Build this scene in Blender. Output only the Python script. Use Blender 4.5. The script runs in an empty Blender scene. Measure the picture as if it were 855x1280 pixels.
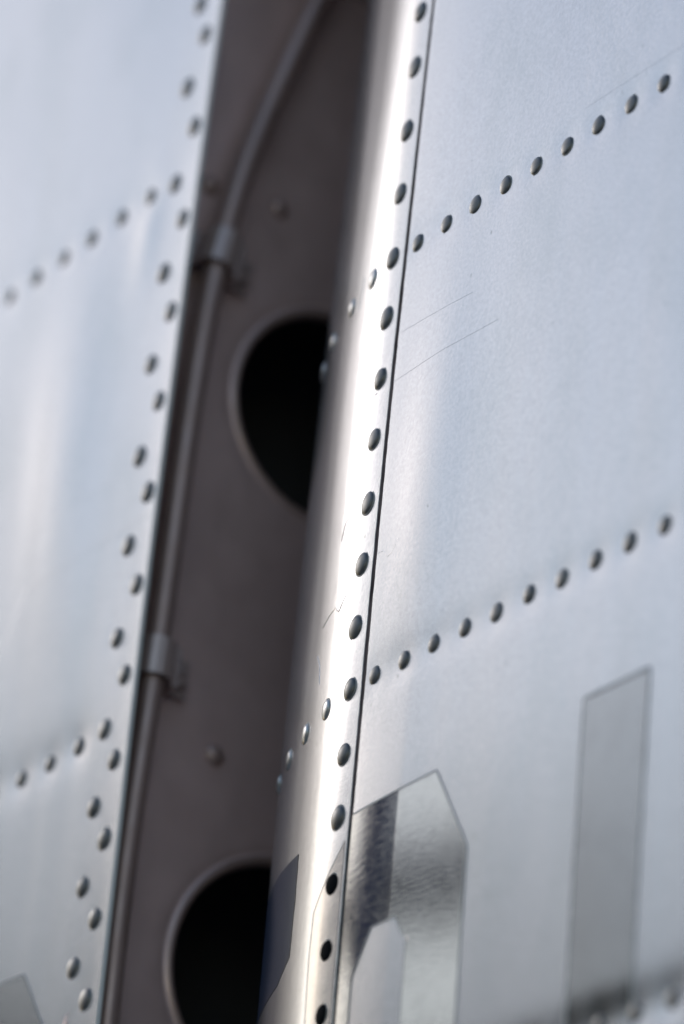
import bpy, bmesh, math, random
import numpy as np
from mathutils import Matrix, Vector
R = math.radians
S = bpy.context.scene
COL = S.collection
MM = 0.001

# ---------------------------------------------------------------- camera
cam_d = bpy.data.cameras.new("camera")
cam = bpy.data.objects.new("camera", cam_d); COL.objects.link(cam); S.camera = cam
cr, cu, cv = Vector((.5434, .8344, .092)), Vector((.3129, -.303, .9001)), Vector((.779, -.4603, -.4258))
cv.normalize(); cr = (cr - cv * cr.dot(cv)).normalized(); cu = cv.cross(cr)
m = Matrix((cr, cu, cv)).transposed().to_4x4(); m.translation = Vector((1.08816, -.65583, -.59911))
cam.matrix_world = m
cam_d.sensor_fit = 'VERTICAL'; cam_d.sensor_height = 36; cam_d.lens = 158.0
cam_d.clip_start = .02; cam_d.clip_end = 2000
cam_d.dof.use_dof = True; cam_d.dof.focus_distance = 1.400; cam_d.dof.aperture_fstop = 5.8

# ---------------------------------------------------------------- sky, sun, exposure
SUN = Vector((-.885, -.185, .435)).normalized()          # direction towards the sun
W = bpy.data.worlds.new("World"); S.world = W; W.use_nodes = True
nt = W.node_tree; bg = nt.nodes["Background"]
sky = nt.nodes.new("ShaderNodeTexSky"); sky.sky_type = 'NISHITA'; sky.sun_disc = False
sky.sun_elevation = math.asin(SUN.z); sky.sun_rotation = math.atan2(SUN.x, SUN.y)
sky.air_density = 1.65; sky.dust_density = 0.65; sky.ozone_density = 2.0
nt.links.new(sky.outputs[0], bg.inputs[0]); bg.inputs[1].default_value = .15
sl = bpy.data.lights.new("sun", 'SUN'); sl.energy = .14; sl.angle = R(8); sl.color = (1, .985, .975)
so = bpy.data.objects.new("sun", sl); COL.objects.link(so)
so.rotation_euler = SUN.to_track_quat('Z', 'Y').to_euler()
S.view_settings.view_transform = 'Standard'; S.view_settings.look = 'None'
S.view_settings.exposure = 0.66; S.view_settings.gamma = 1; S.view_settings.use_curve_mapping = False
S.cycles.max_bounces = 8; S.cycles.use_denoising = True

# ---------------------------------------------------------------- materials
def mat(name, col, metal=0., rough=.5, spec=None):
    mm = bpy.data.materials.new(name); mm.use_nodes = True
    b = mm.node_tree.nodes["Principled BSDF"]
    b.inputs["Base Color"].default_value = (*col, 1); b.inputs["Metallic"].default_value = metal
    b.inputs["Roughness"].default_value = rough
    if spec is not None: b.inputs["Specular IOR Level"].default_value = spec
    return mm, mm.node_tree, b
def node(t, kind, **kw):
    n = t.nodes.new(kind)
    for k, v in kw.items(): setattr(n, k, v)
    return n
def coords(t, scale):
    tc = node(t, "ShaderNodeTexCoord"); mp = node(t, "ShaderNodeMapping")
    mp.inputs["Scale"].default_value = scale
    t.links.new(tc.outputs["Object"], mp.inputs[0]); return mp.outputs[0]
def noise(t, scale, vec=(1, 1, 1), detail=3, rough=.5):
    n = node(t, "ShaderNodeTexNoise"); n.inputs["Scale"].default_value = scale
    n.inputs["Detail"].default_value = detail; n.inputs["Roughness"].default_value = rough
    t.links.new(coords(t, vec), n.inputs["Vector"]); return n.outputs[0]
def ramp(t, src, a, b, lo, hi):
    n = node(t, "ShaderNodeMapRange"); n.inputs[1].default_value = a; n.inputs[2].default_value = b
    n.inputs[3].default_value = lo; n.inputs[4].default_value = hi
    t.links.new(src, n.inputs[0]); return n.outputs[0]
def mixc(t, fac, a, b):
    n = node(t, "ShaderNodeMix", data_type='RGBA')
    n.inputs[6].default_value = (*a, 1) if len(a) == 3 else a
    n.inputs[7].default_value = (*b, 1)
    t.links.new(fac, n.inputs[0]); return n.outputs[2]
def bump(t, b, src, strength, dist, prev=None):
    n = node(t, "ShaderNodeBump"); n.inputs["Strength"].default_value = strength
    n.inputs["Distance"].default_value = dist
    t.links.new(src, n.inputs["Height"])
    if prev is not None: t.links.new(prev, n.inputs["Normal"])
    t.links.new(n.outputs[0], b.inputs["Normal"]); return n.outputs[0]

def silver(name, col=(.405, .379, .392), grain=1.0, rough=(.21, .27)):
    mm, t, b = mat(name, col, .9, .38)
    streak = noise(t, 60, (1, 1, .06), 4)                # rain streaks down the fin
    grime = noise(t, 24, (1, 1, .5), 5, .6)
    fine = noise(t, 900, (1, 1, 1), 3, .6)
    c = mixc(t, ramp(t, grime, .48, .75, 0, .38), col, (.28, .284, .29))
    n = node(t, "ShaderNodeMix", data_type='RGBA', blend_type='MULTIPLY'); n.inputs[0].default_value = 1
    t.links.new(c, n.inputs[6])
    g = node(t, "ShaderNodeCombineColor")
    f = ramp(t, fine, .3, .7, .91, 1.06)
    for k in range(3): t.links.new(f, g.inputs[k])
    t.links.new(g.outputs[0], n.inputs[7]); t.links.new(n.outputs[2], b.inputs["Base Color"])
    t.links.new(ramp(t, streak, .3, .7, rough[0], rough[1]), b.inputs["Roughness"])
    sp = node(t, "ShaderNodeTexVoronoi"); sp.inputs["Scale"].default_value = 130; t.links.new(coords(t, (1, 1, .7)), sp.inputs["Vector"])
    lowf = ramp(t, noise(t, 45, (1, 1, 1), 2), .5, .62, 0, 1)
    sm = node(t, "ShaderNodeMath", operation='MULTIPLY'); t.links.new(ramp(t, sp.outputs["Distance"], .05, .09, .55, 0), sm.inputs[0]); t.links.new(lowf, sm.inputs[1])
    n2 = node(t, "ShaderNodeMix", data_type='RGBA'); t.links.new(sm.outputs[0], n2.inputs[0]); t.links.new(n.outputs[2], n2.inputs[6]); n2.inputs[7].default_value = (.16, .155, .15, 1)
    t.links.new(n2.outputs[2], b.inputs["Base Color"])
    p = bump(t, b, noise(t, 1100, (1, 1, 1), 2), .3 * grain, .00005)
    p = bump(t, b, noise(t, 170, (1, 1, .8), 3), .35 * grain, .00006, p)
    return mm
M_SKIN = silver("silver_paint")
M_NOSE = silver("silver_paint_leading_edge", (.345, .330, .350), 1.3, (.18, .24))
M_PATCH = silver("silver_paint_rough", (.41, .382, .394), 2.2, (.21, .27))
M_RIVET = silver("rivet_mirrored_dark", (.08, .074, .075), .8, (.34, .44))  # base darkened in place of dark surroundings mirrored in the heads

M_RIVN = silver("silver_paint_nose_rivet", (.27, .26, .27), .6, (.28, .36))
def bare(name, col, wave=1.0, r=.05):
    mm, t, b = mat(name, col, 1.0, r)
    n1 = noise(t, 260, (1, 1, 2.6), 4, .6)               # fine rolling ripple
    n2 = noise(t, 90, (1, 1, .8), 5, .6)
    t.links.new(mixc(t, ramp(t, n2, .45, .72, 0, .35), col, tuple(c * .72 for c in col)), b.inputs["Base Color"])
    t.links.new(ramp(t, n1, .3, .7, r, r + .06), b.inputs["Roughness"])
    bump(t, b, n1, .5, .00003 * wave)
    return mm
M_BARE = bare("bare_metal", (.31, .282, .272))
M_BAREW = bare("worn_bare_metal", (.26, .238, .238), 1.6, .15)
M_NOSED, t_, b_ = mat("navy_painted_reflection", (.018, .027, .055), 0, .2, .2)  # navy colour stands in for the dark bay mirrored in bare metal
M_LINE, t_, b_ = mat("edge_paint", (.20, .20, .21), .5, .5)
M_DARKR, t_, b_ = mat("black_rivet", (.006, .006, .007), 0, .8, .03)
M_SEAL, t_, b_ = mat("sealant", (.10, .075, .075), 0, .8, .05)
b_.inputs["Base Color"].default_value = (.1, .075, .075, 1)
t_.links.new(mixc(t_, ramp(t_, noise(t_, 120, (1, 1, .5), 4), .4, .65, 0, 1), (.115, .085, .085), (.03, .022, .024)), b_.inputs["Base Color"])
M_VOID, t_, b_ = mat("seam_black", (.012, .010, .012), 0, .8)
def brown(name, col, rough=.42):
    mm, t, b = mat(name, col, .5, rough, .5)
    g = noise(t, 30, (1, 1, .6), 5, .6)
    t.links.new(mixc(t, ramp(t, g, .4, .7, 0, .75), col, tuple(c * .75 for c in col)), b.inputs["Base Color"])
    t.links.new(ramp(t, noise(t, 80), .3, .7, rough - .05, rough + .1), b.inputs["Roughness"])
    bump(t, b, noise(t, 600), .25, .0001)
    return mm
M_WEB = brown("brown_grey_primer", (.62, .435, .42))
M_TUBE = brown("brown_grey_pipe", (.38, .26, .24), .37)
M_RIM = brown("brown_rim", (.40, .275, .255), .38)
M_CLAMP = brown("clamp_metal", (.46, .345, .33), .28)
M_CUT, t_, b_ = mat("cut_sheet_edge", (.62, .61, .62), .3, .6)
M_GRIME, t_, b_ = mat("rivet_grime", (.20, .195, .195), .6, .45)
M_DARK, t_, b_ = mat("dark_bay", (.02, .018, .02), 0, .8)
M_CRACK, t_, b_ = mat("lifted_paint", (.42, .42, .44), .9, .3)

# ---------------------------------------------------------------- surfaces (mm: s along the chord, z up; depth N outward = -y)
KN = [(400, 0), (33, 0), (24, .15), (16, .6), (6, 1.1), (0, 2.2), (-6.5, 3.4), (-11, 6.2), (-17, 11.8), (-30, 15.2), (-55, 18.6), (-72.7, 21.8), (-94.6, 26.5), (-166, 90)]
DS = .25
_s = np.arange(36, -166, -DS)
_th = np.radians(np.interp(-_s, [-k[0] for k in KN], [k[1] for k in KN]))
_X = 36 - np.concatenate([[0], np.cumsum(np.cos(_th) * DS)[:-1]])
_N = -np.concatenate([[0], np.cumsum(np.sin(_th) * DS)[:-1]])
TIP = -_N[-1]                                             # half thickness of the rudder nose
def prof(s):
    s = np.asarray(s, float)
    X = np.where(s > 36, s, np.interp(-s, -_s, _X)); N = np.where(s > 36, 0, np.interp(-s, -_s, _N))
    th = np.where(s > 36, 0, np.interp(-s, -_s, _th))
    return X, N, th

ROWS_R = [93.6, -57.9, -201.5, 246]
ROWS_L = [189.5, -25.0, -240]
SEAM_Z = [232, 210, 188.1, 166.1, 142.1, 118, 94.4, 72.1, 50.3, 28.7, 6.2, -15, -36.9, -57.5, -79.3, -100.3, -122, -143.2, -163.4, -185, -207]
rng = np.random.RandomState(4)
WV = [(rng.uniform(-1, 1) / 34, rng.uniform(-1, 1) / 60, rng.uniform(0, 6.28), rng.uniform(.03, .10)) for _ in range(10)]
WV2 = [(rng.uniform(-1, 1) / 12, rng.uniform(-1, 1) / 22, rng.uniform(0, 6.28), rng.uniform(.006, .016)) for _ in range(14)]
def waves(x, z):
    w = np.zeros(np.broadcast(x, z).shape)
    for a, b, p, k in WV: w = w + 1.05 * k * np.sin(a * x * 2 + b * z * 2 + p)
    for a, b, p, k in WV2: w = w + .45 * k * np.sin(a * x * 2 + b * z * 2 + p)
    return w
def gauss(d2, s): return np.exp(-d2 / (s * s))

def riv_right():
    L = []
    for zr in ROWS_R:
        x = 7.2
        while x < 225: L.append((x, zr, 3.0)); x += 16.45
    return L
RIV_SIDE = riv_right()
RIV_SEAM = [(-7.9, z, 3.65) for z in SEAM_Z]
RIV_NOSE = [(s, zr, 3.3) for zr in ROWS_R for s in (-27.0, -49.5, -73, -95.5)]
RIV_NOSE = [(s + (3.5 if abs(z - 93.6) < 1 and s > -60 else 0), z, r) for s, z, r in RIV_NOSE]
LOUT = [(-156.4, 286), (-156.1, 247.2), (-154.7, 207.6), (-154.1, 169.8), (-154.2, 131.8), (-154.1, 96.9), (-153.9, 60.9), (-153.9, 26.2), (-154.9, -7.2), (-155.6, -38.4), (-156.2, -66.5), (-157.2, -94.4), (-158.1, -122.2), (-158.8, -150)]
LIN = [(-163.5, 303), (-162.8, 263.3), (-163.3, 227.7), (-162.5, 187.6), (-162.8, 150.6), (-163.2, 114.6), (-162.4, 78), (-163.1, 43.6), (-163.2, 9), (-164.7, -24.3), (-166, -52.8), (-167.3, -80.7), (-168.2, -108.8), (-169.3, -138.5)]
def fall(x):                                             # the fin skin draws in towards its trailing edge
    t = np.clip(-np.asarray(x, float) - 147, 0, 480); return .048 * (t - 14 * (1 - np.exp(-t / 14)))
LROW = [(x, 189.7) for x in (-181.2, -201.9, -223.5, -244.4, -264.7, -284.9, -305, -325)] + [(x, -25.2) for x in (-183, -203, -223.3, -244, -264, -284)]

LROW = [(a + 1.69 * fall(a), b - .925 * fall(a)) for a, b in LROW]
def dent_r(s, z):
    w = waves(s, z) * np.clip((s + 140) / 60, .15, 1) * .9
    for zr in ROWS_R: w = w - (.30 if zr < -190 else .22) * gauss((z - zr) ** 2, 7.5) * np.clip((s - 2) / 15, 0, 1)
    for (a, b, r) in RIV_SIDE:
        w = w - (.08 + .0009 * a) * gauss((s - a) ** 2 + (z - b) ** 2, 6.0)
    for (a, b, r) in RIV_SEAM:
        w = w - .05 * gauss((s - a) ** 2 + (z - b) ** 2, 6.0)
    q = np.clip(s, 0, 29); q2 = np.clip(s, 0, 18)
    w = w + (.024 * q + .0009 * (18 * q2 - q2 * q2 / 2)) * (.5 - .5 * np.tanh((z + 76) / 24))   # doubler edge under the zero
    w = w - .00005 * np.clip(z - 15, -260, 260) ** 2
    w = w + .80 * np.exp(-((s - 30) / 17.) ** 2) * np.exp(-((z - 5) / 62.) ** 2)        # oil-canning beside the seam
    w = w + .30 * np.exp(-((s - 75) / 45.) ** 2) * np.exp(-((z - 20) / 55.) ** 2)
    return w
def dent_l(x, z):
    w = waves(x + 37, z - 20) * .9 + fall(x)
    for zr in ROWS_L: w = w - .22 * gauss((z - zr) ** 2, 10) * np.clip((-168 - x) / 15, 0, 1)
    for (a, b) in LROW:
        w = w - .20 * gauss((x - a) ** 2 + (z - b) ** 2, 6.0)
    for (a, b) in LIN + LOUT:
        w = w - .05 * gauss((x - a) ** 2 + (z - b) ** 2, 6.0)
    w = w - .00005 * np.clip(z - 85, -260, 260) ** 2
    w = w + 1.0 * np.exp(-((x + 215 + .12 * (z - 90)) / 24.) ** 2) * np.exp(-((z - 90) / 75.) ** 2)
    w = w + .40 * np.exp(-((x + 178) / 8.) ** 2) * np.exp(-((z - 176) / 22.) ** 2)
    return w
def P_rud(s, z, off=0.):
    X, N, th = prof(s); w = dent_r(s, z) + off
    return np.stack([X - np.sin(th) * w, -(N + np.cos(th) * w), z + 0 * X], -1) * MM
def P_fin(x, z, off=0.):
    w = dent_l(x, z) + off
    return np.stack([x + 0 * w, -w, z + 0 * w], -1) * MM
def normals(P, a, b, off=0.):
    e = .15
    du = P(a + e, b, off) - P(a - e, b, off); dv = P(a, b + e, off) - P(a, b - e, off)
    n = np.cross(du, dv); n /= np.linalg.norm(n, axis=-1, keepdims=True); return n

# ---------------------------------------------------------------- object helpers
def org(o):
    p = Vector((0, 0, 0))
    while o is not None: p = p + o.location; o = o.parent
    return p
def link(name, me, m, parent=None, loc=None):
    o = bpy.data.objects.new(name, me); COL.objects.link(o)
    if m is not None and len(me.materials) == 0: me.materials.append(m)
    if parent is not None: o.parent = parent
    if loc is not None: o.location = loc
    return o
def root(name, loc, label, cat, group=None):
    o = bpy.data.objects.new(name, None); COL.objects.link(o); o.location = loc
    o.empty_display_size = .02
    o['label'] = label; o['category'] = cat
    if group: o['group'] = group
    return o
def mesh(name, v, f, smooth=True):
    me = bpy.data.meshes.new(name); me.from_pydata([tuple(p) for p in v], [], f); me.update()
    if smooth: me.shade_smooth()
    return me
def tube_mesh(name, pts, r, n=14, cap=True):
    pts = [Vector(p) for p in pts]; v = []; f = []
    ref = Vector((1, 0, 0))
    for i, p in enumerate(pts):
        d = (pts[min(i + 1, len(pts) - 1)] - pts[max(i - 1, 0)]).normalized()
        a = (ref - d * ref.dot(d)).normalized(); b = d.cross(a)
        for k in range(n):
            t = 2 * math.pi * k / n; v.append(p + a * (r * math.cos(t)) + b * (r * math.sin(t)))
    for i in range(len(pts) - 1):
        for k in range(n):
            f.append((i * n + k, i * n + (k + 1) % n, (i + 1) * n + (k + 1) % n, (i + 1) * n + k))
    if cap: f.append(tuple(range(n))[::-1]); f.append(tuple((len(pts) - 1) * n + k for k in range(n)))
    return mesh(name, v, f)
def lathe(name, prf, n=24):
    """revolve (r, h) pairs about the local z axis"""
    v = []; f = []
    for (r, h) in prf:
        for k in range(n):
            t = 2 * math.pi * k / n; v.append((r * math.cos(t) * MM, r * math.sin(t) * MM, h * MM))
    for i in range(len(prf) - 1):
        for k in range(n):
            f.append((i * n + k, i * n + (k + 1) % n, (i + 1) * n + (k + 1) % n, (i + 1) * n + k))
    f.append(tuple((len(prf) - 1) * n + k for k in range(n)))
    return mesh(name, v, f)
def bevel_box(name, size, bev):
    bm = bmesh.new(); bmesh.ops.create_cube(bm, size=1)
    for q in bm.verts: q.co = Vector((q.co.x * size[0], q.co.y * size[1], q.co.z * size[2])) * MM
    bmesh.ops.bevel(bm, geom=bm.edges[:], offset=bev * MM, segments=2, affect='EDGES')
    me = bpy.data.meshes.new(name); bm.to_mesh(me); bm.free(); return me
def rel(parent, v): return [Vector(p) - org(parent) for p in v]

def sheet(name, P, us, vs, thick, parent, m, flip=False, jag=None):
    """bent sheet of real thickness over a grid of (us, vs) in mm; front, back and rim"""
    U, V = np.meshgrid(us, vs)
    if jag is not None: U = jag(U, V)
    F = P(U, V); Nn = normals(P, U, V)
    B = P(U, V, -thick)
    nu, nv = len(us), len(vs)
    off = np.array(org(parent))
    v = np.concatenate([F.reshape(-1, 3), B.reshape(-1, 3)]) - off
    idx = np.arange(nu * nv).reshape(nv, nu)
    q = np.stack([idx[:-1, :-1], idx[:-1, 1:], idx[1:, 1:], idx[1:, :-1]], -1).reshape(-1, 4)
    faces = [tuple(a) for a in q] + [tuple(a[::-1] + nu * nv) for a in q]
    base = len(v); ring = list(idx[0, :]) + list(idx[1:, -1]) + list(idx[-1, -2::-1]) + list(idx[-2:0:-1, 0])
    rv = np.concatenate([v[ring], v[np.array(ring) + nu * nv]]); v = np.concatenate([v, rv]); n = len(ring)
    for i in range(n):
        j = (i + 1) % n
        faces.append((base + j, base + i, base + n + i, base + n + j))
    me = bpy.data.meshes.new(name); me.from_pydata(v.tolist(), [], faces); me.update()
    sm = np.ones(len(faces), bool); sm[-n:] = False
    me.polygons.foreach_set("use_smooth", sm)
    me.materials.append(m); me.materials.append(M_CUT)
    me.polygons.foreach_set("material_index", (~sm).astype(np.int32))
    o = link(name, me, m, parent)
    return o

def decal(name, P, poly, parent, m, h=.10, step=2.0, a_range=None):
    """thin film following the skin: polygon in (s, z) mm"""
    bm = bmesh.new()
    f = bm.faces.new([bm.verts.new((a, b, 0)) for a, b in poly])
    xs = [a for a, b in poly]; zs = [b for a, b in poly]
    for lo, hi, ax in ((min(xs), max(xs), 0), (min(zs), max(zs), 1)):
        k = lo + step
        while k < hi:
            co = (k, 0, 0) if ax == 0 else (0, k, 0); no = (1, 0, 0) if ax == 0 else (0, 1, 0)
            bmesh.ops.bisect_plane(bm, geom=bm.verts[:] + bm.edges[:] + bm.faces[:], plane_co=co, plane_no=no); k += step
    bmesh.ops.triangulate(bm, faces=[g for g in bm.faces if len(g.verts) > 4])
    co = np.array([q.co[:] for q in bm.verts]); W3 = P(co[:, 0], co[:, 1], h) - np.array(org(parent))
    Nn = normals(P, co[:, 0], co[:, 1])
    for q, w in zip(bm.verts, W3): q.co = w
    bm.normal_update()
    fs = list(bm.faces); flipit = sum(g.normal.dot(Vector(Nn[g.verts[0].index if False else 0])) for g in fs[:5]) < 0
    if flipit: bmesh.ops.reverse_faces(bm, faces=fs)
    me = bpy.data.meshes.new(name); bm.to_mesh(me); bm.free(); me.shade_smooth()
    me.normals_split_custom_set_from_vertices([tuple(n) for n in Nn])
    return link(name, me, m, parent)
def ribbon(name, P, pts, width, parent, m, h=.16, closed=False, zs=1.0):
    """narrow raised line following the skin"""
    dense = []
    pp = list(pts) + ([pts[0]] if closed else [])
    for (a, b), (c, d) in zip(pp[:-1], pp[1:]):
        k = max(1, int(math.hypot(c - a, d - b) / 2.0))
        for i in range(k): dense.append((a + (c - a) * i / k, b + (d - b) * i / k))
    dense.append(pp[-1]); D = np.array(dense, float)
    T = np.gradient(D, axis=0); T /= np.linalg.norm(T, axis=1, keepdims=True) + 1e-9
    Q = np.stack([-T[:, 1], T[:, 0]], 1)
    wv = np.full(len(D), width / 2.)
    rr = np.random.RandomState(int(abs(D[0, 0] * 7 + D[0, 1] * 3)) % 1000)
    wv = wv * (1 + .25 * rr.uniform(-1, 1, len(D)))
    rows = []
    for c, hh in ((-1, h * .2), (-.5, h), (.5, h), (1, h * .2)):
        E_ = D + Q * (wv * c)[:, None]; rows.append(P(E_[:, 0], E_[:, 1], hh))
    v = np.concatenate(rows) - np.array(org(parent)); n = len(D); f = []
    for r in range(3):
        for i in range(n - 1): f.append((r * n + i, (r + 1) * n + i, (r + 1) * n + i + 1, r * n + i + 1))
    me = mesh(name, v, f); return link(name, me, m, parent)

def dome(r, h):
    e = h * .30; p = [(r * 1.16, -.5), (r * 1.13, .07), (r * 1.01, .07), (r * 1.01, .05), (r * .995, e * .7), (r * .965, e)]
    for q in (.88, .76, .62, .46, .28, .1): p.append((r * q, e + (h - e) * math.sqrt(max(0, 1 - (q * .93) ** 2)) * 1.0 - (h - e) * .28 * q * q))
    return p
RM = {}
def rivet(P, a, b, r, parent, m, h=None, name="rivet"):
    h = h or r * .31
    key = (r, h, m.name)
    if key not in RM:
        me = lathe("rivet", dome(r, h)); me.materials.append(m); me.materials.append(M_GRIME)
        me.polygons.foreach_set("material_index", [1 if q < 48 else 0 for q in range(len(me.polygons))]); RM[key] = me
    o = bpy.data.objects.new(name, RM[key]); COL.objects.link(o); o.parent = parent
    A, B = np.array([a]), np.array([b]); p = P(A, B)[0]; n = Vector(normals(P, A, B)[0])
    rnd = random.Random(int(a * 13 + b * 7))
    n = (n + Vector((rnd.uniform(-.05, .05), 0, rnd.uniform(-.05, .05)))).normalized()
    o.location = Vector(p) - org(parent) - n * (.02 * MM)
    o.rotation_euler = n.to_track_quat('Z', 'Y').to_euler()
    k = rnd.uniform(.95, 1.05); o.scale = (k, k, rnd.uniform(.88, 1.12))
    return o

def steps(a, b, fa, fb, fine, coarse=40):
    """samples fine inside [fa, fb], coarse outside"""
    L = list(np.arange(a, fa, coarse)) + list(np.arange(fa, fb, fine)) + list(np.arange(fb, b, coarse)) + [b]
    out = [L[0]]
    for q in L[1:]:
        if q - out[-1] > fine * .3: out.append(q)
    return np.array(out)

# ================================================================ GROUND (only lights and is mirrored)
M_APRON, t_, b_ = mat("concrete", (.36, .34, .31), 0, .85)
t_.links.new(mixc(t_, ramp(t_, noise(t_, .6, (1, 1, 1), 5), .35, .7, 0, 1), (.38, .36, .33), (.28, .265, .24)), b_.inputs["Base Color"])
g = link("ground", mesh("ground", [(-300, -300, -2.4), (300, -300, -2.4), (300, 300, -2.4), (-300, 300, -2.4)], [(0, 1, 2, 3)], False), M_APRON)
g['kind'] = 'structure'

# ================================================================ PARKED AIRCRAFT (mirrored as the dark band in the bare metal digit)
M_NAVY, t_, b_ = mat("navy_paint", (.008, .020, .10), 0, .5)
M_RUB, t_, b_ = mat("tyre_rubber", (.02, .02, .02), 0, .8)
def polar(az, el, d): return Vector((-math.cos(R(az)) * math.cos(R(el)), -math.sin(R(az)) * math.cos(R(el)), math.sin(R(el)))) * d
AZ = 28.4
pa = root("parked_aircraft", (polar(AZ, 0, 10).x, polar(AZ, 0, 10).y, -2.4), "navy parked aircraft seen only as the dark band mirrored in the bare metal zero", "aircraft")
pa.rotation_euler = (0, 0, R(190 + AZ))                  # local +x leads away from the fin, z up from the ground
def loft(name, secs, m, parent):
    """closed sections [(centre, half a, half b, axis a, axis b)] joined"""
    v = []; f = []; n = 20
    for c, a, b, A_, B_ in secs:
        for k in range(n):
            t = 2 * math.pi * k / n; v.append(Vector(c) + Vector(A_) * (a * math.cos(t)) + Vector(B_) * (b * math.sin(t)))
    for i in range(len(secs) - 1):
        for k in range(n): f.append((i * n + k, i * n + (k + 1) % n, (i + 1) * n + (k + 1) % n, (i + 1) * n + k))
    f += [tuple(range(n))[::-1], tuple((len(secs) - 1) * n + k for k in range(n))]
    return link(name, mesh(name, v, f), m, parent)
xa, ya, za = (1, 0, 0), (0, 1, 0), (0, 0, 1)
loft("fuselage", [((-.6, 0, 3.0), .12, .18, ya, za), ((1, 0, 2.9), .35, .4, ya, za), ((4, 0, 2.7), .65, .7, ya, za), ((10, 0, 2.5), .7, .8, ya, za), ((13, 0, 2.3), .3, .35, ya, za), ((13.6, 0, 2.25), .03, .03, ya, za)], M_NAVY, pa)
loft("fin", [((.8, 0, 3.0), 1.4, .33, xa, ya), ((.35, 0, 5.2), .95, .32, xa, ya), ((0, 0, 7.2), .6, .29, xa, ya)], M_NAVY, pa)
for sgn in (1, -1):
    loft("tailplane", [((.3, 0, 5.9), .28, .11, xa, za), ((.35, 2.4 * sgn, 5.93), .2, .09, xa, za)], M_NAVY, pa)
    loft("wing", [((6.5, .5 * sgn, 2.3), 1.1, .14, xa, za), ((6.9, 5 * sgn, 2.6), .7, .07, xa, za)], M_NAVY, pa)
for (x_, y_) in ((7, 1.3), (7, -1.3), (12, 0)):
    lg = link("wheel_leg", tube_mesh("wheel_leg", [Vector((x_, y_, .25)), Vector((x_, y_, 2.4))], .06, 10), M_RUB, pa)
    wh = link("wheel", tube_mesh("wheel", [Vector((x_, y_ - .1, .3)), Vector((x_, y_ + .1, .3))], .3, 20), M_RUB, pa)

# ================================================================ HANGAR SHAPE (added unseen, darkens the lowest mirror directions)
M_HANG, t_, b_ = mat("dark_green_sheet", (.045, .052, .048), .0, .6)
M_HDOOR, t_, b_ = mat("door_sheet", (.06, .062, .06), .0, .55)
hc = polar(41, 0, 46)
hg = root("backdrop", (hc.x, hc.y, -2.4), "long dark green hangar added out of view to darken the lowest reflections", "backdrop")
hg.rotation_euler = (0, 0, R(180 + 41))                  # local -x looks back at the fin
HL = 21.0; HW = 9.0; EH = 12.3; RH = 15.6
def hbox(name, x0, x1, y0, y1, z0, z1, m):
    o = link(name, bevel_box(name, ((x1 - x0) * 1000, (y1 - y0) * 1000, (z1 - z0) * 1000), 30), m, hg)
    o.location = ((x0 + x1) / 2, (y0 + y1) / 2, (z0 + z1) / 2)
hbox("wall", -HW, -HW + .3, -HL, HL, 0, EH, M_HANG); hbox("wall", HW - .3, HW, -HL, HL, 0, EH, M_HANG)
hbox("wall", -HW + .32, HW - .32, -HL, -HL + .3, 0, EH, M_HANG); hbox("wall", -HW + .32, HW - .32, HL - .3, HL, 0, EH, M_HANG)
for k in range(8): hbox("door_panel", -HW - .12 - .1 * (k % 2), -HW - .02, -16 + k * 4, -12.08 + k * 4, .1, 8.2, M_HDOOR)
v = []; f = []; n = 12
for y_ in (-HL - .4, HL + .4):
    for k in range(n + 1):
        a = math.pi * k / n; v.append((-(HW + .4) * math.cos(a), y_, EH + .02 + (RH - EH) * math.sin(a)))
f = [(k, k + 1, n + 2 + k, n + 1 + k) for k in range(n)] + [tuple(range(n + 1)), tuple(range(n + 1, 2 * n + 2))[::-1], (0, n + 1, 2 * n + 1, n)]
link("roof", mesh("roof", v, f, False), M_HANG, hg)

# ================================================================ FIXED FIN
WX = -168.0                                              # face of the rear spar web
EDGE = lambda z: np.interp(z, [-600, -133, -60, 57, 257, 600], [-155.5, -149.2, -148.2, -147.8, -147.0, -146])
HALF = TIP
fin = root("tail_fin", (-.2, HALF * MM, 0), "fixed silver tail fin edge with a double rivet column along an open brown hinge bay", "tail fin")
def jagL(U, V): return np.where(U > -150.5, EDGE(V), U)
us = np.append(steps(-620, -158, -348, -158, 1.6), [-156.5, -154.9, -153.3, -151.6, -147.6])
vs = steps(-560, 640, -160, 380, 1.8)
sk = sheet("skin_panel", P_fin, us, vs, 1.5, fin, M_SKIN, jag=jagL)
for (a, b) in LOUT + LIN: rivet(P_fin, a, b, 3.7, sk, M_RIVET)
for (a, b) in LROW: rivet(P_fin, a, b, 3.2, sk, M_RIVET)
ribbon("paint_ridge", P_fin, [(-150, 52.2), (-229.6, 48.1), (-248.8, 19.8), (-249, -100)], 1.3, sk, M_SKIN, .04)
ribbon("paint_ridge", P_fin, [(-150.2, 73.7), (-209.6, 72.9), (-225, 60)], .9, sk, M_SKIN, .03)
dl = decal("digit", P_fin, [(-262, -103.8), (-200.4, -103.7), (-181, -130), (-181, -330), (-215, -330), (-215, -150), (-262, -150)], sk, M_BAREW)
ribbon("digit_outline", P_fin, [(-262, -103.8), (-200.4, -103.7), (-181, -130), (-181, -330)], 1.0, sk, M_LINE, .2)
# opposite skin of the fin, extended to keep light off the deep web
def P_back(x, z, off=0.): return np.stack([x + 0 * z, (2 * HALF + off) + 0 * x, z + 0 * x], -1) * MM
o = sheet("skin_panel", P_back, np.array([-620., -400, -62]), np.array([-560., 0, 640]), 1.5, fin, M_SKIN)

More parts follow.
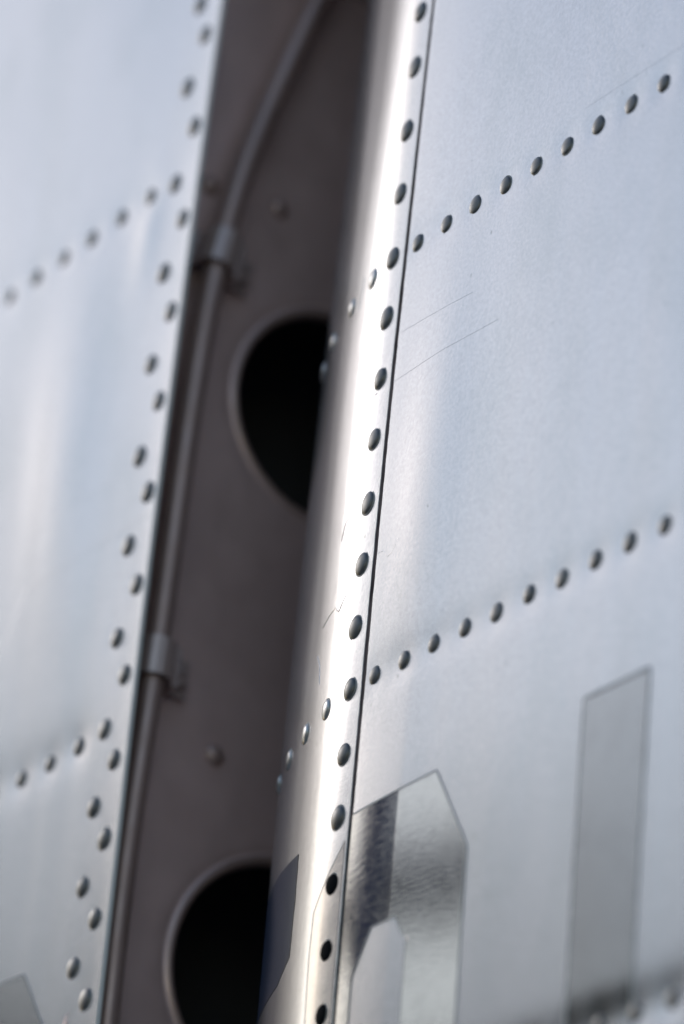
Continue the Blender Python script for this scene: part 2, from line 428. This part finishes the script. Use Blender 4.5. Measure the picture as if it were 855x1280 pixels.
# spar web with flanged lightening holes, one polar block per hole
HOLES = [(122.0, -79.0, 40.6), (-93.5, -81.5, 43.2), (337.0, -79.0, 38.0), (-310, -80, 38)]
def web_mesh():
    v = []; f = []; rimf = []
    bounds = [(-560, -202), (-202, 14), (14, 229), (229, 640)]
    for (zc, nc, rad), (z0, z1) in zip([HOLES[3], HOLES[1], HOLES[0], HOLES[2]], bounds):
        n = 96; prf = [(-.9, -3.4), (-.9, -2.0), (-.6, -.6), (0, .25), (.8, .65), (1.7, .55), (2.6, .1), (3.6, -.4), (4.6, -.15), (5.8, 0), (9, 0)]
        base = len(v); rings = []
        for (dr, h) in prf:
            ring = []
            for k in range(n):
                t = 2 * math.pi * k / n
                ring.append((h, nc + (rad + dr) * math.cos(t), zc + (rad + dr) * math.sin(t)))
            rings.append(ring)
        lo, hi = -2 * HALF + 1.5, -1.6
        for w in (.35, .7, 1.0):
            ring = []
            for k in range(n):
                t = 2 * math.pi * k / n; c, s_ = math.cos(t), math.sin(t)
                tx = ((hi - nc) if c > 0 else (nc - lo)) / max(abs(c), 1e-6)
                tz = ((z1 - zc) if s_ > 0 else (zc - z0)) / max(abs(s_), 1e-6)
                T = min(tx, tz); r = (rad + 9) * (1 - w) + T * w
                ring.append((0, nc + r * c, zc + r * s_))
            rings.append(ring)
        # corner fix: snap nearest outer points to the corners
        for cn in ((lo, z0), (lo, z1), (hi, z0), (hi, z1)):
            k = min(range(n), key=lambda q: (rings[-1][q][1] - cn[0]) ** 2 + (rings[-1][q][2] - cn[1]) ** 2)
            rings[-1][k] = (0, cn[0], cn[1])
        for ring in rings:
            for (h, N_, z_) in ring: v.append(((WX + h) * MM, -N_ * MM, z_ * MM))
        for i in range(len(rings) - 1):
            for k in range(n):
                a, b = base + i * n + k, base + i * n + (k + 1) % n
                f.append((a, a + n, b + n, b)); rimf.append(i < 6)
    return v, f, rimf
v, f, rimf = web_mesh()
me = mesh("spar_web", rel(fin, v), f); me.materials.append(M_WEB); me.materials.append(M_RIM)
me.polygons.foreach_set("material_index", [1 if r else 0 for r in rimf])
web = link("spar_web", me, None, fin); web['label'] = "brown grey web with round flanged holes"
# flange of the spar under the skin, ribs and dark bay behind the holes
def slab(name, x0, x1, y0, y1, z0, z1, parent, m, bev=.4):
    me = bevel_box(name, (x1 - x0, y1 - y0, z1 - z0), bev)
    o = link(name, me, m, parent); o.location = Vector(((x0 + x1) / 2, (y0 + y1) / 2, (z0 + z1) / 2)) * MM - org(parent); return o
Tk = 2 * HALF
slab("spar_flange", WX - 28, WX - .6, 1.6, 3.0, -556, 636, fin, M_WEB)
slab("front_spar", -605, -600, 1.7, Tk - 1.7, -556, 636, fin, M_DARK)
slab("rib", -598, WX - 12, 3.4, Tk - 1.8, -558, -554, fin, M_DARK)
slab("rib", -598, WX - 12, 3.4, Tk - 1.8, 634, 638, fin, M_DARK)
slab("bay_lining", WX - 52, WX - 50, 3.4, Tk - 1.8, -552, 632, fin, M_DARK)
slab("sky_blocker", WX + 1, -128, 6, Tk - 6, 330, 333, fin, M_WEB)  # plate added out of view to block sky light from the web top
slab("edge_strip", WX + 1, -149.8, Tk - 3.2, Tk - 1.7, -556, 636, fin, M_WEB)
def P_web(n_, z, off=0.):
    return np.stack([WX + off + 0 * n_, -n_ + 0 * z, z + 0 * n_], -1) * MM
def web_rivet(n_, z, r):
    key = ("w", r)
    if key not in RM:
        me = lathe("rivet", [(r * 1.12, -.3), (r * 1.02, .05)] + [(r * math.cos(q), r * .62 * math.sin(q)) for q in (0.05, .25, .5, .75, 1.0, 1.25, 1.45)]); me.materials.append(M_RIM); RM[key] = me
    o = bpy.data.objects.new("rivet", RM[key]); COL.objects.link(o); o.parent = web
    o.location = Vector((WX, -n_, z)) * MM - fin.location; o.rotation_euler = (0, R(90), 0)
for n_, z in ((-46.7, 197.4), (-45.4, -19.4), (-17.0, 195.5), (-112, 197), (-112, -19.4), (-46, 413), (-46, -202)): web_rivet(n_, z, 3.9)

# ================================================================ PIPE AND CLAMPS along the spar
PX = WX + 8.5
pk = [(620, -150), (420, -104), (340, -70), (300, -54), (282, -48), (258, -41), (235, -34.3), (212, -27.8), (194, -24), (178, -21.3), (160, -19.2), (140, -17.4), (126, -16.5), (91, -15.2), (60, -14.6), (29, -14.1), (10, -13.7), (-13, -13), (-37, -12), (-66, -11.2), (-95, -11.0), (-128, -11.6), (-200, -12), (-556, -12)]
zz = np.concatenate([np.arange(-556, -130, 20), np.arange(-130, 330, 5), np.arange(330, 620, 15)])
nn = np.interp(zz, [k[0] for k in pk][::-1], [k[1] for k in pk][::-1])
nn = np.convolve(np.pad(nn, 3, mode='edge'), np.ones(7) / 7, 'valid')
pipe = root("pipe", Vector((PX, 12, -556)) * MM, "slim brown grey pipe running up the hinge bay and bending right near the top", "pipe")
link("pipe_run", tube_mesh("pipe_run", rel(pipe, [Vector((PX, -n_, z)) * MM for z, n_ in zip(zz, nn)]), 4.3 * MM, 20), M_TUBE, pipe)
def clamp(zc, label, tilt, foot):
    nc = float(np.interp(zc, zz, nn))
    r = root("pipe_clamp", Vector((WX, -nc, zc)) * MM, label, "pipe clamp", "pipe clamps on the spar web")
    r.rotation_euler = (tilt, 0, 0)
    # band: open loop with two feet, cross-section in x (out of web) and y; local y+ is deeper into the bay
    ro = 5.7; cx = PX - WX
    pts = [(1.2, -foot), (1.2, -8.0), (2.4, -6.2)]
    for k in range(0, 11):
        a = math.pi * (1.08 - k / 10 * 1.16) ; pts.append((cx + ro * math.sin(a), ro * math.cos(a)))
    pts += [(3.4, 5.4), (1.6, 6.4), (1.1, 8), (1.1, 17)]
    v = []; f = []; hw = 7.0; n = len(pts); th = 1.1
    P2 = np.array(pts); T = np.gradient(P2, axis=0); T /= np.linalg.norm(T, axis=1)[:, None]; Q = np.stack([T[:, 1], -T[:, 0]], 1)
    for side, off in ((0, 0), (1, th)):
        for z in (-hw, hw):
            for (x, y), q in zip(P2, Q): v.append(((x + q[0] * off) * MM, (y + q[1] * off) * MM, z * MM))
    for i in range(n - 1):
        a, b, c, d = i, n + i, 2 * n + i, 3 * n + i
        f += [(a, b, b + 1, a + 1), (c, c + 1, d + 1, d), (a, a + 1, c + 1, c), (b, d, d + 1, b + 1)]
    me = mesh("band", v, f, False); link("band", me, M_CLAMP, r)
    lip = link("lip", bevel_box("lip", (8.8, 2.6, 15.5), .5), M_CLAMP, r); lip.location = Vector((6.4, 7.9, -.4)) * MM
    sc = link("screw", lathe("screw", [(3.6, 0), (3.6, 2.4), (3.2, 3.0), (1.6, 3.1), (1.5, 2.2)], 6), M_CLAMP, r)
    sc.location = Vector((2.2, 12.6, -.8)) * MM; sc.rotation_euler = (0, R(90), 0); sc.data.shade_flat()
    sc2 = link("washer", lathe("washer", [(4.0, 0), (4.0, .8), (3.6, 1.0)], 20), M_CLAMP, r)
    sc2.location = Vector((1.6, 12.6, -.8)) * MM; sc2.rotation_euler = (0, R(90), 0)
    return r
clamp(165.5, "upper pipe clamp where the pipe starts to bend, left above the upper round hole", R(-10), 15)
clamp(3.5, "lower pipe clamp with a screw, beside the skin edge between the two round holes", R(-2), 9.5)

# ================================================================ RUDDER
rud = root("rudder", (.05, HALF * MM, 0), "silver rudder with rounded leading edge, riveted seam and bare metal digits", "rudder")
GAP = lambda z: np.interp(z, [-400, -112, -104, 100, 230, 400], [1.5, 1.45, 1.25, 1.2, .85, .75])
rj = np.random.RandomState(9)
JZ = np.arange(-600, 700, 2.3); J1 = rj.uniform(-.10, .10, len(JZ)); J2 = rj.uniform(-.13, .13, len(JZ))
def jagN(U, V): return np.where(U > -1.2, -.7 * GAP(V) + np.interp(V, JZ, J1), U)
def jagS(U, V): return np.where(U < 1.9, 1.35 * GAP(V) + np.interp(V, JZ, J2), U)
vs = steps(-560, 640, -250, 260, 1.8)
nose = sheet("leading_edge_skin", P_rud, np.append(np.concatenate([np.arange(-166, -120, 4.), np.arange(-120, -2, 1.4)]), [-2.2, -.9]), vs, 1.2, rud, M_NOSE, jag=jagN)
side = sheet("side_skin", P_rud, np.concatenate([[.9, 2.5], steps(3.4, 420, 3.5, 236, 1.6)]), vs, 1.2, rud, M_SKIN, jag=jagS)
# far half of the rudder (mirrored plain skin)
def P_mir(s, z, off=0.):
    X, N, th = prof(s); return np.stack([X - np.sin(th) * off, 2 * HALF * 1 + (N + np.cos(th) * off), z + 0 * X], -1) * MM
sheet("side_skin", P_mir, np.append(np.arange(-166, 30, 6.), [60, 420]), np.array([-560., 0, 640]), 1.2, rud, M_SKIN)
slab("rib", 2, 416, 3.5, Tk - 1.8, -556, -552, rud, M_WEB)
slab("rib", 2, 416, 3.5, Tk - 1.8, 632, 636, rud, M_WEB)
slab("end_cap", 420.4, 423, 0, Tk, -560, 640, rud, M_SKIN)
# seam: sealant above, black open joint below the digit
def P_s(s, z, off=0.): return P_rud(s, z, off)
def strip(name, z0, z1, depth, m, w=2.2):
    zs = np.arange(z0, z1, 2.4); U, V = np.meshgrid(np.linspace(-w, w, 5), zs)
    hh = np.array([.1, .0, -.06, .03, .1])[None, :] + np.random.RandomState(3).uniform(-.12, .12, U.shape)
    v = P_rud(U, V, depth) ; v = v + (hh * .6)[..., None] * np.array([0, -MM, 0]) - np.array(rud.location)
    n = U.shape[1]; f = [(r * n + k, r * n + k + 1, (r + 1) * n + k + 1, (r + 1) * n + k) for r in range(len(zs) - 1) for k in range(n - 1)]
    return link(name, mesh(name, v.reshape(-1, 3), f), m, rud)
strip("seam_sealant", -104, 640, -.25, M_SEAL)
strip("open_joint", -560, -103, -.35, M_VOID)

for (a, b, r) in RIV_SEAM:
    dark = b < -110
    rv = rivet(P_rud, a, b, r if not dark else 3.3, nose, M_DARKR if dark else M_RIVET, None if not dark else 1.2)
    if dark: rv['label'] = "black rivet head in bare metal"
for (a, b, r) in RIV_NOSE: rivet(P_rud, a, b, r, nose, M_RIVN)
for (a, b, r) in RIV_SIDE: rivet(P_rud, a, b, r, side, M_RIVET)
# digits left in bare metal
d0 = decal("digit", P_rud, [(1.6, -102), (48.1, -101.3), (67.3, -130), (68.2, -300), (55, -330), (1.6, -330), (1.6, -300), (38.9, -300), (38.3, -152), (31.2, -142.8), (18.7, -142.7), (9.3, -156.3), (9.0, -290), (1.6, -292)], side, M_BARE)
ribbon("digit_outline", P_rud, [(2, -102), (48.1, -101.3), (67.3, -130), (68.2, -300)], .9, side, M_LINE, .2)
ribbon("digit_outline", P_rud, [(9.0, -290), (9.3, -156.3), (18.7, -142.7), (31.2, -142.8), (38.3, -152), (38.9, -300)], .45, side, M_LINE, .2)
decal("digit", P_rud, [(122.7, -101.2), (153.6, -101.2), (153.2, -330), (122.9, -330)], side, M_BAREW)
ribbon("digit_outline", P_rud, [(122.9, -330), (122.7, -101.2), (153.6, -101.2), (153.2, -330)], 1.5, side, M_LINE, .2)
decal("digit", P_rud, [(-2.0, -109.6), (-12, -119), (-20.5, -127.5), (-21.5, -141.3), (-20.8, -162), (-20.6, -330), (-1.8, -330)], nose, M_BAREW)
ribbon("digit_outline", P_rud, [(-2.0, -109.6), (-12, -119), (-20.5, -127.5), (-21.5, -141.3), (-20.8, -162), (-20.6, -330)], .4, nose, M_LINE, .2)
decal("digit", P_rud, [(-43.3, -100.5), (-70.5, -98.5), (-130, -98.5), (-130, -139.9), (-75.5, -139.9), (-57.5, -139.5), (-43.8, -134.5), (-42.6, -115.6)], nose, M_NOSED)  # bare metal stroke whose dark reflection is painted on in navy
decal("repainted_patch", P_rud, [(98, 103.0), (225, 102.0), (225, 235), (104, 235), (92, 160)], side, M_PATCH, .045)
# scratches and lifted paint
for pts, w in (([(2.0, 45.5), (32, 45.6), (60, 44.8)], .3), ([(2.9, 62.6), (24, 61.6), (44, 60.6)], .22), ([(1.9, -14.8), (5.1, -15.0), (8.3, -18), (10.9, -17.5), (14, -14)], .35),
               ):
    ribbon("scratch", P_rud, pts, w, side, M_SKIN, .03)
for pts, w in (([(-40.8, -24.3), (-34, -22.9), (-28, -22.6), (-23.8, -25.6), (-20.8, -23.5), (-16.8, -21.5)], .45), ([(-28.5, 1), (-25.5, 6.2), (-21.5, 6.5), (-17.2, 7.8)], .3),
               ([(-36, 88), (-34.5, 94), (-33.6, 99)], .3), ([(-22, 45), (-16, 44.5), (-9, 45.5)], .22), ([(-44, -33), (-40, -38), (-38, -45)], .3)):
    ribbon("scratch", P_rud, pts, w, nose, M_NOSE, .14)
